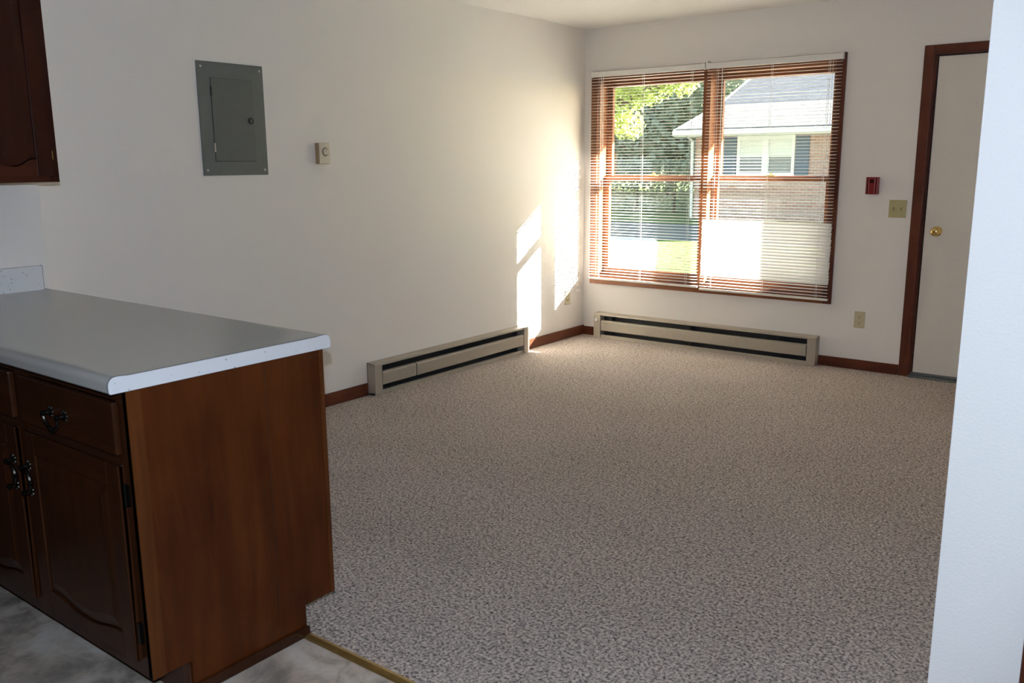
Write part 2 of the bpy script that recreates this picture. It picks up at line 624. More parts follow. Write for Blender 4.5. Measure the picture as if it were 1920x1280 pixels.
# hall door at the right edge of the picture
d2 = struct_empty('door_2', (4.2, YR, 0), 'stained door casing at the far right edge')
MB().box(3.752, 3.815, YR - .018, YR, 0, 2.115).build('casing', M['wood'], d2, bevel=.003)
MB().box(4.605, 4.668, YR - .018, YR, 0, 2.115).build('casing', M['wood'], d2, bevel=.003)
MB().box(3.815, 4.605, YR - .018, YR, 2.05, 2.115).build('casing', M['wood_x'], d2, bevel=.003)
MB().box(3.80, 4.62, YR + .04, YR + .08, .01, 2.045).build('door_slab', M['wood'], d2, bevel=.002)

# ------------------------------------------------------------------ window_1
w1 = struct_empty('window_1', (1.05, 0, WZ0), 'double-hung stained wood window pair behind blinds')
CX0, CX1, CZ0, CZ1 = .070, 2.036, .436, 2.104
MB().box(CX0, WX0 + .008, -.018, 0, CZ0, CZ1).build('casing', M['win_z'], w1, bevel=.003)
MB().box(WX1 - .012, CX1, -.018, 0, CZ0, CZ1).build('casing', M['wood'], w1, bevel=.003)
MB().box(WX0 + .008, WX1 - .012, -.018, 0, WZ1 - .008, CZ1).build('casing', M['win_x'], w1, bevel=.003)
MB().box(WX0 + .008, WX1 - .012, -.018, 0, CZ0, WZ0 + .008).build('casing', M['win_x'], w1, bevel=.003)
YG = .165
MB().box(WX0, WX0 + .022, 0, YG, WZ0, WZ1).build('jamb', M['win_z'], w1)
MB().box(WX1 - .020, WX1, 0, YG, WZ0, WZ1).build('jamb', M['win_z'], w1)
MB().box(WX0 + .022, WX1 - .020, 0, YG, WZ1 - .022, WZ1).build('jamb', M['win_x'], w1)
MB().box(WX0 + .022, WX1 - .020, 0, YG + .03, WZ0, WZ0 + .020).build('sill', M['win_x'], w1)
MX0, MX1 = 1.020, 1.078
MB().box(MX0, MX1, .0, YG, WZ0 + .02, WZ1 - .022).build('mullion', M['win_z'], w1, bevel=.002)
MB().box(X0b, WX0, .14, .17, Z0b, Z1b).box(WX1, X1b, .14, .17, Z0b, Z1b).box(WX0, WX1, .14, .17, WZ1, Z1b).box(WX0, WX1, .14, .19, Z0b, WZ0).build('brick_mould', M['siding_white'], w1)


def sash(x0, x1, z0, z1, y0, y1, bot, top, st_=.045):
    o = bpy.data.objects.new('sash', None)
    COL.objects.link(o)
    o.parent = w1
    MB().box(x0, x0 + st_, y0, y1, z0, z1).build('stile', M['win_z'], o, bevel=.003)
    MB().box(x1 - st_, x1, y0, y1, z0, z1).build('stile', M['win_z'], o, bevel=.003)
    MB().box(x0 + st_, x1 - st_, y0, y1, z0, z0 + bot).build('rail', M['win_x'], o, bevel=.003)
    MB().box(x0 + st_, x1 - st_, y0, y1, z1 - top, z1).build('rail', M['win_x'], o, bevel=.003)
    ym = (y0 + y1) / 2
    MB().box(x0 + st_ - .005, x1 - st_ + .005, ym - .002, ym + .002, z0 + bot - .005, z1 - top + .005).build('pane', M['glass'], o)
    return o


for (sx0, sx1) in ((WX0 + .022, MX0), (MX1, WX1 - .020)):
    sash(sx0, sx1, 1.262, WZ1 - .022, .118, .152, .042, .045)          # upper, outer track
    lo = sash(sx0, sx1, WZ0 + .020, 1.302, .080, .114, .054, .042)     # lower, inner track
    xm = (sx0 + sx1) / 2
    MB().box(xm - .03, xm + .03, .083, .112, 1.302, 1.310).lathe([(.012, 0), (.012, .012), (.006, .016)], (xm, .098, 1.310), 2, 12).build('sash_lock', M['brass'], lo)

# ------------------------------------------------------------------ entry door_1
d1 = struct_empty('door_1', (3.03, 0, 0), 'flush cream entry door in a dark stained frame')
CW = .0635
MB().box(2.507, 2.5705, -.016, 0, 0, 2.1045).build('casing', M['wood'], d1, bevel=.004)
MB().box(3.4895, 3.553, -.016, 0, 0, 2.1045).build('casing', M['wood'], d1, bevel=.004)
MB().box(2.5705, 3.4895, -.016, 0, 2.043, 2.1045).build('casing', M['wood_x'], d1, bevel=.004)
MB().box(DX0, 2.584, .0, .14, 0, DZ1).build('jamb', M['wood'], d1)
MB().box(3.476, DX1, .0, .14, 0, DZ1).build('jamb', M['wood'], d1)
MB().box(2.584, 3.476, .0, .14, 2.045, DZ1).build('jamb', M['wood_x'], d1)
MB().box(2.582, 2.592, .010, .05, .02, 2.045).box(3.468, 3.478, .010, .05, .02, 2.045).box(2.59, 3.47, .010, .05, 2.036, 2.046).build('weatherstrip', M['gasket'], d1)
sl = MB().box(2.592, 3.468, .004, .048, .032, 2.036).build('door_slab', M['door'], d1, bevel=.002)
MB().box(2.572, 3.488, -.035, .14, 0, .014).box(2.580, 3.480, -.005, .09, .014, .028).build('threshold', M['threshold'], d1, bevel=.003)
kx, kz = 2.665, .962
kn = MB().lathe([(.032, 0), (.032, .004), (.027, .009), (.013, .012), (.012, .030), (.020, .036), (.027, .046), (.027, .056), (.021, .064), (.009, .067)],
                (kx, .004, kz), 1, 28, -1).build('knob', M['brass'], sl, smooth=True)
MB().box(2.5915, 2.594, .006, .040, kz - .06, kz + .06).build('latch_plate', M['brass_dull'], sl)


# ------------------------------------------------------------------ blinds
def slat_mesh(L):
    nseg, hw, crown, th = 6, .0127, .0022, .0007
    top, bot = [], []
    for i in range(nseg + 1):
        t = -1 + 2 * i / nseg
        y = t * hw
        z = crown * (1 - t * t) - crown * .5
        top.append((y, z + th / 2))
        bot.append((y, z - th / 2))
    pts = bot + top[::-1]
    b = MB().prism(pts, -L / 2, L / 2, 0)
    me = bpy.data.meshes.new('slat')
    me.from_pydata(b.v, [], b.f)
    bm = bmesh.new()
    bm.from_mesh(me)
    bmesh.ops.recalc_face_normals(bm, faces=bm.faces)
    bm.to_mesh(me)
    bm.free()
    for p in me.polygons:
        p.use_smooth = len(p.vertices) == 4
    me.set_sharp_from_angle(angle=math.radians(35))
    me.materials.append(M['slat'])
    return me


SLAT = slat_mesh(.952)
PITCH_S = .0222


def blind(x0, x1, label, ladders, closed, wand_x, zbot):
    yb = -.038
    zt = 2.060
    t = thing('window_blind', label, 'blind', ((x0 + x1) / 2, yb, 2.08), 'mini blinds on the window')
    hr = MB().box(x0, x1, yb - .0125, yb + .0125, zt, zt + .038)
    hr.box(x0 - .002, x0 + .012, yb - .016, yb + .016, zt - .002, zt + .043).box(x1 - .012, x1 + .002, yb - .016, yb + .016, zt - .002, zt + .043)
    hr.build('headrail', M['white_metal'], t, bevel=.0015)
    z = zt - .014
    rng = random.Random(int(x0 * 100))
    base = t.location
    while z > zbot + .012:
        o = bpy.data.objects.new('slat', SLAT)
        COL.objects.link(o)
        o.parent = t
        o.location = Vector(((x0 + x1) / 2 + rng.uniform(-.002, .002), yb, z)) - base
        tilt = math.radians(rng.uniform(-3, 3) + 3)
        if closed and closed[0] < z < closed[1]:
            tilt = math.radians(52 + rng.uniform(-2, 2))
        o.rotation_euler = (tilt, rng.uniform(-.0012, .0012), 0)
        z -= PITCH_S
    MB().box(x0 + .003, x1 - .003, yb - .0125, yb + .0125, zbot - .012, zbot + .003).build('bottom_rail', M['white_metal'], t, bevel=.002)
    for lx in ladders:
        MB().tube([(lx, yb - .0145, zt), (lx, yb - .0145, zbot)], .0009, 5).tube([(lx, yb + .0145, zt), (lx, yb + .0145, zbot)], .0009, 5).tube([(lx + .006, yb, zt), (lx + .006, yb, zbot)], .0009, 5).build('ladder_cord', M['cord'], t)
    MB().tube([(wand_x, yb - .022, zt + .005), (wand_x, yb - .024, zt - .02), (wand_x + .004, yb - .024, 1.2)], .003, 6).build('tilt_wand', M['clear'], t)
    return t


b1 = blind(.078, 1.046, 'white mini blind over the left window half with all slats open', (.165, .545, .945), None, .205, .487)
b2 = blind(1.060, 2.022, 'white mini blind over the right window half with lower slats closed', (1.145, 1.545, 1.935), (.565, .982), 1.190, .473)
MB().tube([(1.965, -.062, 2.062), (1.966, -.063, 1.45)], .0012, 5).lathe([(.003, 0), (.006, -.012), (.007, -.032), (.003, -.036)], (1.966, -.063, 1.45), 2, 10).build('lift_cord', M['cord'], b2)
MB().box(1.030, 1.074, -.056, -.001, 2.1045, 2.118).build('centre_bracket', M['white_metal'], b1, bevel=.002)


# ------------------------------------------------------------------ baseboard heaters
def heater(name, label, length, xf, origin, splices, knob):
    """local: u along the wall, d out from the wall, z up"""
    t = thing(name, label, 'heater', origin, 'electric baseboard heaters')
    D, Z0, Z1 = .070, .012, .205
    cap = .062

    def mb():
        return MB(lambda u, d, z: xf(u, d, z))
    MB_ = mb
    mb().box(0, length, 0, .004, Z0, Z1 - .002).build('back_plate', M['heater_dark'], t)
    h = mb()
    h.prism([(.0, Z1), (.0, Z1 - .004), (D - .010, Z1 - .012), (D - .007, Z1 - .019), (D - .002, Z1 - .019), (D - .004, Z1 - .007)], 0, length, 0)
    h.build('hood', M['heater'], t)
    e = sorted([cap] + splices + [length - cap])
    for a, b in zip(e[:-1], e[1:]):
        g = .004
        g = .006
        p = mb().prism([(D - .020, .142), (D - .020, .146), (D - .003, .141), (D, .135), (D - .002, .064), (D - .010, .058), (D - .012, .062), (D - .006, .067), (D - .004, .133)], a + g, b - g, 0)
        p.build('front_cover', M['heater'], t)
    for s in splices:
        mb().prism([(D - .018, .145), (D - .002, .141), (D + .0015, .135), (D + .0005, .062), (D - .008, .060), (D - .006, .135)], s + .003, s + .020, 0).build('splice_clip', M['heater'], t)
    f = mb().prism([(0, Z0 - .012), (0, Z0 - .002), (D - .016, Z0 + .002), (D - .014, Z0 + .014), (D - .010, Z0 + .014), (D - .008, Z0 - .012)], 0, length, 0)
    f.build('bottom_channel', M['heater'], t)
    for a, nm in ((0, 'end_cap'), (length - cap, 'end_cap')):
        c = mb().prism([(0, Z0 - .010), (0, Z1 + .001), (D - .004, Z1 - .007), (D + .001, Z1 - .012), (D + .001, Z0 - .010)], a, a + cap, 0)
        c.build(nm, M['heater'], t, bevel=.0015)
    tb = mb()
    tb.tube([(cap, .034, .105), (length - cap, .034, .105)], .009, 8)
    tb.build('heating_element', M['fin'], t)
    fn = mb()
    u = cap + .05
    while u < length - cap - .05:
        fn.box(u, u + .001, .010, .058, .080, .135)
        u += .012
    fo = fn.build('fin', M['fin'], t)
    fo['kind'] = 'stuff'
    k = 0
    u = cap + .09
    while u < length - cap:
        mb().box(u, u + .0022, .006, D - .026, .02, .185).build('bracket', M['fin'], t)
        u += .70
    if knob is not None:
        q = xf(knob, D + .001, .148)
        ax = 1 if abs(xf(0, 1, 0)[1] - xf(0, 0, 0)[1]) > .5 else 0
        sg = 1 if ax == 0 else -1
        MB().lathe([(.016, 0), (.016, .006), (.013, .012), (.004, .013)], q, ax, 16, sg).build('knob', M['white_metal'], t, smooth=True)
    return t


heater('baseboard_heater', 'long taupe baseboard heater under the window', 1.820, lambda u, d, z: (.150 + u, -d, z), (1.06, 0, 0), [], .030)
heater('baseboard_heater', 'taupe baseboard heater on the left wall with a joint in its cover', 1.600, lambda u, d, z: (d, -2.458 + u, z), (0, -1.66, 0), [.372], None)

# ------------------------------------------------------------------ electrical panel
ep = thing('breaker_panel', 'grey metal breaker panel flush on the left wall', 'panel', (0, -3.307, 1.63))
EY0, EY1, EZ0, EZ1 = -3.502, -3.112, 1.354, 1.907
DY0, DY1, DZ0_, DZ1_ = -3.428, -3.185, 1.425, 1.830
MB().box(0, .007, EY0, EY1, EZ0, EZ1).build('cover_plate', M['panel_grey'], ep, bevel=.002)
MB().box(.006, .0074, DY0 - .0022, DY1 + .0016, DZ0_ - .0026, DZ1_ + .0012).build('door_gap', M['slot'], ep)
dr = MB().box(.0074, .0098, DY0, DY1, DZ0_, DZ1_).build('panel_door', M['panel_door'], ep, bevel=.0015)
ly, lz = -3.206, 1.628
MB().lathe([(.017, 0), (.017, .003), (.013, .004), (.013, .002), (.004, .002)], (.0095, ly, lz), 0, 20).build('latch', M['slot'], dr, smooth=True)
MB().box(.0095, .014, ly - .004, ly + .006, lz - .009, lz + .009).build('latch_tab', M['panel_grey'], dr, bevel=.001)
for hz in (1.765, 1.492):
    MB().box(.008, .012, DY0 - .006, DY0 + .002, hz - .022, hz + .022).build('hinge', M['steel'] if hz < 1.6 else M['slot'], ep, bevel=.001)
for sy in (EY0 + .022, EY1 - .022):
    for sz in (EZ0 + .026, EZ1 - .026):
        MB().lathe([(.007, 0), (.006, .002), (.002, .003)], (.008, sy, sz), 0, 12).build('screw', M['steel'], ep, smooth=True)

# ------------------------------------------------------------------ thermostat
th = thing('thermostat', 'small cream wall thermostat with a round dial', 'thermostat', (0, -2.74, 1.466))
MB().box(0, .030, -2.782, -2.702, 1.408, 1.524).build('housing', M['ivory_dark'], th, bevel=.003)
MB().box(.030, .036, -2.780, -2.704, 1.410, 1.522).build('cover', M['ivory_light'], th, bevel=.002)
MB().lathe([(.020, 0), (.020, .003), (.017, .008), (.015, .010), (.003, .010)], (.036, -2.738, 1.475), 0, 24).build('dial', M['ivory_light'], th, smooth=True)
MB().lathe([(.0235, 0), (.0235, .001), (.02, .0012)], (.036, -2.738, 1.475), 0, 24).build('dial_ring', M['slot'], th)
MB().box(.046, .0468, -2.7395, -2.7365, 1.478, 1.490).build('pointer', M['ivory_dark'], th)


# ------------------------------------------------------------------ outlets, switch, alarm
def outlet(label, xf, origin):
    t = thing('wall_outlet', label, 'outlet', origin, 'ivory duplex outlets')
    MB(xf).box(-.035, .035, 0, .006, -.057, .057).build('cover_plate', M['ivory'], t, bevel=.002)
    for s in (-1, 1):
        pts = []
        for k in range(16):
            a = 2 * math.pi * k / 16
            pts.append((max(-.0145, min(.0145, .0175 * math.cos(a))), s * .0195 + .014 * math.sin(a)))
        MB(lambda u, d, z: xf(u, d, z)).prism(pts, .006, .0085, 1).build('receptacle', M['ivory'], t)
        sl_ = MB(xf).box(-.0075, -.0050, .0085, .009, s * .0195 - .001, s * .0195 + .007).box(.0045, .0070, .0085, .009, s * .0195 - .001, s * .0195 + .007)
        sl_.prism([(.003 * math.cos(2 * math.pi * k / 8), s * .0195 - .0075 + .003 * math.sin(2 * math.pi * k / 8)) for k in range(8)], .0085, .009, 1)
        sl_.build('slots', M['slot'], t)
    MB(xf).prism([(.0032 * math.cos(2 * math.pi * k / 10), .0032 * math.sin(2 * math.pi * k / 10)) for k in range(10)], .006, .0075, 1).build('screw', M['steel'], t)
    return t


outlet('ivory outlet on the window wall left of the entry door', lambda u, d, z: (2.232 + u, -d, .346 + z), (2.232, 0, .346))
outlet('ivory outlet low on the left wall nearest the room corner', lambda u, d, z: (d, -.237 + u, .340 + z), (0, -.237, .340))
outlet('ivory outlet in the sunlit patch above the left wall heater end', lambda u, d, z: (d, -.678 + u, .350 + z), (0, -.678, .350))

sw = thing('light_switch', 'almond double light switch beside the entry door casing', 'switch', (2.420, 0, 1.098))
MB().box(2.366, 2.474, -.006, 0, 1.041, 1.155).build('cover_plate', M['almond'], sw, bevel=.002)
for sx, dz in ((2.397, -1), (2.443, 1)):
    MB().box(sx - .006, sx + .006, -.0075, -.006, 1.086, 1.110).build('toggle_slot', M['ivory_dark'], sw)
    MB().prism([(-.006, 1.093), (-.006, 1.103), (-.018, 1.098 + dz * .010 + .003), (-.018, 1.098 + dz * .010 - .003)], sx - .004, sx + .004, 0).build('toggle', M['almond'], sw, bevel=.001)
    for z in (1.068, 1.128):
        MB().prism([(sx + .003 * math.cos(2 * math.pi * k / 8), z + .003 * math.sin(2 * math.pi * k / 8)) for k in range(8)], -.0072, -.006, 1).build('screw', M['ivory_dark'], sw)

al = thing('fire_alarm', 'small dark red ribbed fire alarm on the wall right of the window', 'alarm', (2.256, 0, 1.245))
MB().box(2.217, 2.296, -.034, 0, 1.190, 1.301).build('housing', M['red'], al, bevel=.003)
MB().box(2.240, 2.272, -.038, -.034, 1.194, 1.297).build('centre_band', M['red'], al, bevel=.001)
for rx in (2.2225, 2.2365, 2.2755, 2.2895):
    MB().box(rx - .0016, rx + .0016, -.038, -.034, 1.194, 1.297).build('rib', M['red_pale'], al)
for rx in (2.2295, 2.2825):
    MB().box(rx - .003, rx + .003, -.0345, -.034, 1.196, 1.295).build('groove', M['red_dark'], al)
MB().box(2.243, 2.269, -.0395, -.038, 1.262, 1.287).build('lens', M['red_dark'], al, bevel=.0007)


# ------------------------------------------------------------------ cabinetry
def cabinet_door(parent, xf, u0, u1, v0, v1, dip, m, mrail, mpanel, w0=0.0):
    """panelled door; u across, v up, w out of the face. xf maps (u, w, v) to world"""
    fw_, frv = .058, .062
    b = MB(xf).box(u0, u1, w0, w0 + .011, v0, v1)
    b.box(u0, u0 + fw_, w0 + .011, w0 + .019, v0, v1).box(u1 - fw_, u1, w0 + .011, w0 + .019, v0, v1)
    o = b.build('door', m, parent, bevel=.0025)
    a0, a1 = u0 + fw_, u1 - fw_
    MB(xf).box(a0, a1, w0 + .011, w0 + .019, v1 - frv, v1).build('top_rail', mrail, o, bevel=.002)
    n = 20

    def curve(u):
        s = abs(2 * (u - a0) / (a1 - a0) - 1)
        t = max(0, min(1, (s - .12) / .76))
        t = t * t * (3 - 2 * t)
        return v0 + frv - dip * (1 - t)
    us = [a0 + (a1 - a0) * i / n for i in range(n + 1)]
    pts = [(a0, v0)] + [(a1, v0)] + [(u, curve(u)) for u in us[::-1]]
    MB(xf).prism(pts, w0 + .011, w0 + .019, 1).build('bottom_rail', mrail, o)
    ins, gap = .034, .004
    out = [(u0_, curve(u0_) + gap) for u0_ in us] + [(a1, v1 - frv - gap), (a0, v1 - frv - gap)]
    inn = []
    for u in us:
        k = (u - a0) / (a1 - a0)
        inn.append((a0 + ins + k * (a1 - a0 - 2 * ins), curve(u) + ins))
    inn += [(a1 - ins, v1 - frv - ins), (a0 + ins, v1 - frv - ins)]
    c = len(out)
    v = [(p[0], w0 + .0112, p[1]) for p in out] + [(p[0], w0 + .0135, p[1]) for p in out] + [(p[0], w0 + .0185, p[1]) for p in inn] + [(p[0], w0 + .0200, p[1]) for p in inn]
    f = []
    for L in range(3):
        f += [(L * c + i, L * c + (i + 1) % c, (L + 1) * c + (i + 1) % c, (L + 1) * c + i) for i in range(c)]
    f.append(tuple(range(3 * c, 4 * c)))
    MB(xf).add(v, f).build('panel', mpanel, o)
    return o


def bail_pull(parent, xf, uc, vc, vertical=False):
    def q(u, w, v):
        return xf(uc - v, w, vc + u) if vertical else xf(uc + u, w, vc + v)
    b = MB(q)
    for s in (-1, 1):
        b.lathe([(.0125, 0), (.0125, .002), (.009, .004), (.006, .006), (.0055, .016), (.008, .019), (.008, .024), (.003, .027)], (s * .038, 0, .010), 1, 12)
        for k in range(6):
            a = k * math.pi / 3
            b.lathe([(.005, 0), (.004, .003), (.001, .004)], (s * .038 + .012 * math.cos(a), 0, .010 + .012 * math.sin(a)), 1, 8)
    arc = [(.038 * math.cos(a), .021 - .004 * math.sin(a), .010 - .040 * math.sin(a)) for a in [math.pi * i / 14 for i in range(15)]]
    b.tube(arc, [.0035 + .0025 * math.sin(math.pi * i / 14) for i in range(15)], 8)
    b.lathe([(.006, 0), (.009, .004), (.009, .008), (.004, .012)], (0, .012, -.031), 1, 10)
    return b.build('pull', M['bronze'], parent, smooth=True)


# peninsula base cabinet
X1c, YF, YBk = 1.938, -5.043, -4.449
pc = thing('base_cabinet', 'dark stained wooden peninsula cabinet with a drawer, doors and plain end panel', 'cabinet', (1.1, -4.75, 0))
ep_ = MB().prism([(YF, .10), (YF, .8755), (YBk + .017, .8755), (YBk + .017, .10), (-4.545, .098), (-4.545, 0), (-4.930, 0), (-4.930, .10)], X1c - .016, X1c, 0)
ep_.build('end_panel', M['cab_end'], pc, bevel=.0012)
MB().box(X1c - .016, X1c + .0015, -4.642, -4.6405, .11, .874).build('veneer_joint', M['toe'], pc)
MB().box(X1c - .018, X1c + .002, YF - .0005, YF + .038, .100, .8755).build('corner_stile', M['cab_edge'], pc, bevel=.0015)
MB().box(XK, X1c + .003, YBk + .001, YBk + .017, .100, .8755).build('back_panel', M['cab_edge'], pc, bevel=.0015)  # lighter wood stands in for raking light on the panel edge
MB().box(X1c, X1c + .010, -4.935, -4.540, 0, .032).build('shoe_mould', M['cab_x'], pc, bevel=.003)
MB().box(XK, X1c - .016, YF + .012, YBk - .0, .10, .112).box(XK, X1c - .016, -4.950, -4.930, 0, .10).box(XK, X1c - .016, -4.565, -4.545, 0, .10).build('toe_kick', M['toe'], pc)


def XFR(u, w, v):
    return (u, YF - w, v)


for z0_, z1_ in ((.84, .8755), (.672, .712), (.100, .150)):
    MB(XFR).box(XK, X1c - .04, -.019, 0, z0_, z1_).build('face_rail', M['cab_x'], pc)
for s0, s1 in ((1.335, 1.398), (.78, .84), (X1c - .048, X1c - .002)):
    MB(XFR).box(s0, s1, -.019, .0005, .100, .8755).build('face_stile', M['cab_z'], pc)
MB(XFR).box(XK + .001, .79, -.018, -.001, .150, .84).build('corner_filler', M['cab_z'], pc)
for (u0, u1, hs) in ((1.393, 1.900, -1), (.835, 1.341, 1)):
    dw = MB(XFR).box(u0, u1, .0008, .019, .704, .840).build('drawer', M['cab_x'], pc, bevel=.006)
    bail_pull(dw, lambda u, w, v: XFR(u, w + .019, v), (u0 + u1) / 2 - .03, .755)
    do = cabinet_door(pc, XFR, u0, u1, .148, .678, .022, M['cab_z'], M['cab_x'], M['cab_z'], .0008)
    pu = u0 + .020 if hs < 0 else u1 - .020
    bail_pull(do, lambda u, w, v: XFR(u, w + .0195, v), pu + .004, .540, True)
    hu = u1 + .004 if hs < 0 else u0 - .004
    for hv in (.600, .225):
        MB(XFR).box(hu - .008, hu + .012, .0005, .006, hv - .028, hv + .028).tube([(hu, .008, hv - .03), (hu, .008, hv + .03)], .004, 8).build('hinge', M['bronze'], do)

# worktop
ct = thing('countertop', 'pale speckled laminate peninsula worktop with rolled edges', 'countertop', (1.1, -4.75, .876))
yf, yb_ = -5.094, YK - .001


def prof():
    p = []
    p.append((yf + .004, .876))
    p.append((yf, .880))
    r = .020
    for k in range(7):
        a = math.pi - k * (math.pi / 2) / 6
        p.append((yf + r + r * math.cos(a), .9165 - r + r * math.sin(a)))
    p.append((yf + .034, .9162))
    p.append((yf + .052, .914))
    p.append((yb_ - .052, .914))
    p.append((yb_ - .034, .9160))
    for k in range(7):
        a = math.pi / 2 - k * (math.pi / 2) / 6
        p.append((yb_ - r + r * math.cos(a), .9165 - r + r * math.sin(a)))
    p.append((yb_, .880))
    p.append((yb_ - .004, .876))
    return p


PR = prof()
top = MB().prism(PR, XK + .001, 1.9545, 0).build('worktop', M['laminate'], ct, smooth=True)
cen = (-4.755, .8955)
MB().prism([(cen[0] + (p[0] - cen[0]) * 1.004, cen[1] + (p[1] - cen[1]) * 1.06) for p in PR], 1.9545, 1.9553, 0).build('edge_seam', M['seam'], ct)
MB().prism(PR, 1.9553, 1.9585, 0).build('end_cap', M['laminate_white'], ct)

# backsplash strip on the kitchen wall
bs = thing('backsplash', 'low white laminate backsplash along the kitchen wall', 'backsplash', (XK, -5.2, .914))
bp = [(XK, .9142), (XK + .018, .9142), (XK + .016, .930), (XK + .017, .985), (XK + .020, 1.000), (XK + .017, 1.010), (XK + .006, 1.013), (XK, 1.011)]
MB().prism(bp, -6.4, -4.4475, 1).build('splash_strip', M['laminate_white'], bs, smooth=True)
cb_ = (XK + .01, .962)
MB().prism([(max(XK, cb_[0] + (p[0] - cb_[0]) * 1.09), max(.9142, cb_[1] + (p[1] - cb_[1]) * 1.02)) for p in bp], -4.4475, -4.4462, 1).build('end_seam', M['seam'], bs)

# worktop run along the kitchen wall (out of frame to the left)
rc = thing('countertop', 'pale laminate worktop running along the kitchen wall', 'countertop', (.55, -5.75, .876))
MB().box(XK, .885, -6.4, -5.0955, .876, .914).build('worktop', M['laminate'], rc, bevel=.006)
rb = thing('base_cabinet', 'dark wooden base cabinet along the kitchen wall', 'cabinet', (.55, -5.75, 0))
MB().box(XK + .001, .82, -6.4, -5.12, .1, .8755).box(XK + .001, .75, -6.4, -5.12, 0, .1).build('body', M['cab_z'], rb)

# wall cabinet
uc = thing('wall_cabinet', 'dark brown wall cabinet with a shaped raised panel door', 'cabinet', (.40, -4.9, 1.347))
UY = -4.478
UF = .551
MB().box(XK, UF - .019, UY - .92, UY, 1.349, 2.110).build('body', M['cab_up'], uc, bevel=.001)


def XFU(u, w, v):
    return (UF + w, UY - u, v)


for u0_, u1_ in ((0, .040), (.302, .35), (.88, .92)):
    MB(XFU).box(u0_, u1_, -.019, 0, 1.347, 2.11).build('face_stile', M['cab_up'], uc, bevel=.001)
for z0_, z1_ in ((1.347, 1.385), (2.06, 2.11)):
    MB(XFU).box(.040, .88, -.019, -.0005, z0_, z1_).build('face_rail', M['cab_y'], uc, bevel=.001)
dA = cabinet_door(uc, XFU, .027, .312, 1.368, 2.085, .026, M['cab_up'], M['cab_y'], M['cab_up'], .0008)
dB = cabinet_door(uc, XFU, .340, .890, 1.368, 2.085, .026, M['cab_up'], M['cab_y'], M['cab_up'], .0008)
for hv in (1.445, 2.01):
    MB(XFU).box(.016, .0262, .0005, .003, hv - .015, hv + .015).tube([(.0245, .0045, hv - .016), (.0245, .0045, hv + .016)], .002, 8).build('hinge', M['brass_dull'], dA)

# ------------------------------------------------------------------ outdoors
GZ = -.25
struct(MB().box(-60, 40, .235, 11.3, GZ - .2, GZ).build('lawn', M['lawn']), 'sunlit green lawn outside the window')
struct(MB().box(-60, 40, 11.3, 16.2, GZ - .2, GZ - .02).build('street', M['asphalt']), 'grey street outside the window')
struct(MB().box(-60, 40, 16.2, 70, GZ - .2, GZ).build('far_lawn', M['far_grass']), 'far lawn round the neighbouring house')
struct(MB().prism([(-2.55, 6.0), (-4.9, 10.5), (-5.4, 11.3), (-11.0, 11.3), (-6.0, 4.6), (-2.1, 4.6)], GZ, GZ + .012, 2).build('driveway', M['concrete']), 'pale concrete drive outside the window')

struct(MB().box(-20, 12, .9, 4.6, GZ, GZ + .01).build('added_bounce_walk', M['concrete']), 'unseen concrete walk added to bounce neutral light onto the blinds')  # added out of view so neutral light, not lawn green, reaches the blinds

# the house across the street
hs = thing('house', 'brick house with grey shingle roof and white window outside', 'house', (-3, 21, GZ))
hx0, hx1, hy0, hy1 = -7.95, 6.0, 18.45, 29.0
wz0, wz1 = 1.02, 2.14
wx0, wx1 = -6.62, -4.93
MB().box(hx0, wx0, hy0, hy0 + .2, GZ, 2.40).box(wx1, hx1, hy0, hy0 + .2, GZ, 2.40).box(wx0, wx1, hy0, hy0 + .2, GZ, wz0).box(wx0, wx1, hy0, hy0 + .2, wz1, 2.40).box(hx0, hx0 + .2, hy0 + .2, hy1, GZ, 2.5).box(hx1 - .2, hx1, hy0 + .2, hy1, GZ, 2.5).build('brick_wall', M['brick'], hs)
MB().prism([(17.95, 2.30), (21.0, 3.16), (21.0, 3.22), (17.95, 2.36)], -8.37, 6.4, 0).build('front_roof', M['shingle_light'], hs)
MB().prism([(20.98, 3.16), (24.6, 4.62), (28.6, 2.5), (28.6, 2.56), (24.6, 4.68), (20.98, 3.22)], -8.37, 6.4, 0).build('main_roof', M['shingle'], hs)
MB().prism([(18.45, 2.4), (21, 3.14), (24.6, 4.6), (28.6, 2.5)], hx0, hx0 + .1, 0).build('gable', M['siding_tan'], hs)
MB().prism([(17.9, 2.16), (17.9, 2.34), (21.0, 3.24), (24.6, 4.70), (24.6, 4.52), (21.0, 3.06), (17.95, 2.16)], -8.42, -8.36, 0).build('rake_board', M['siding_white'], hs)
MB().box(-8.42, 6.4, 17.84, 17.96, 2.17, 2.32).build('gutter', M['siding_white'], hs, bevel=.02)
MB().box(-8.40, 6.4, 17.96, 18.5, 2.14, 2.18).build('soffit', M['siding_white'], hs)
MB().tube([(-8.0, 17.92, 2.2), (-8.0, 18.35, 2.0), (-8.0, 18.40, GZ)], .045, 8).build('downspout', M['siding_white'], hs)
wf = MB()
t_ = .085
xm = (wx0 + wx1) / 2
wf.box(wx0, wx1, hy0 - .04, hy0 + .1, wz0, wz0 + t_).box(wx0, wx1, hy0 - .04, hy0 + .1, wz1 - .10, wz1)
for a_, b_ in ((wx0, wx0 + t_), (xm - .09, xm + .09), (wx1 - t_, wx1)):
    wf.box(a_, b_, hy0 - .04, hy0 + .1, wz0 + t_, wz1 - .10)
wf.box(wx0 - .08, wx1 + .08, hy0 - .10, hy0 + .02, wz0 - .06, wz0 - .001)
wfo = wf.build('window', M['siding_white'], hs)
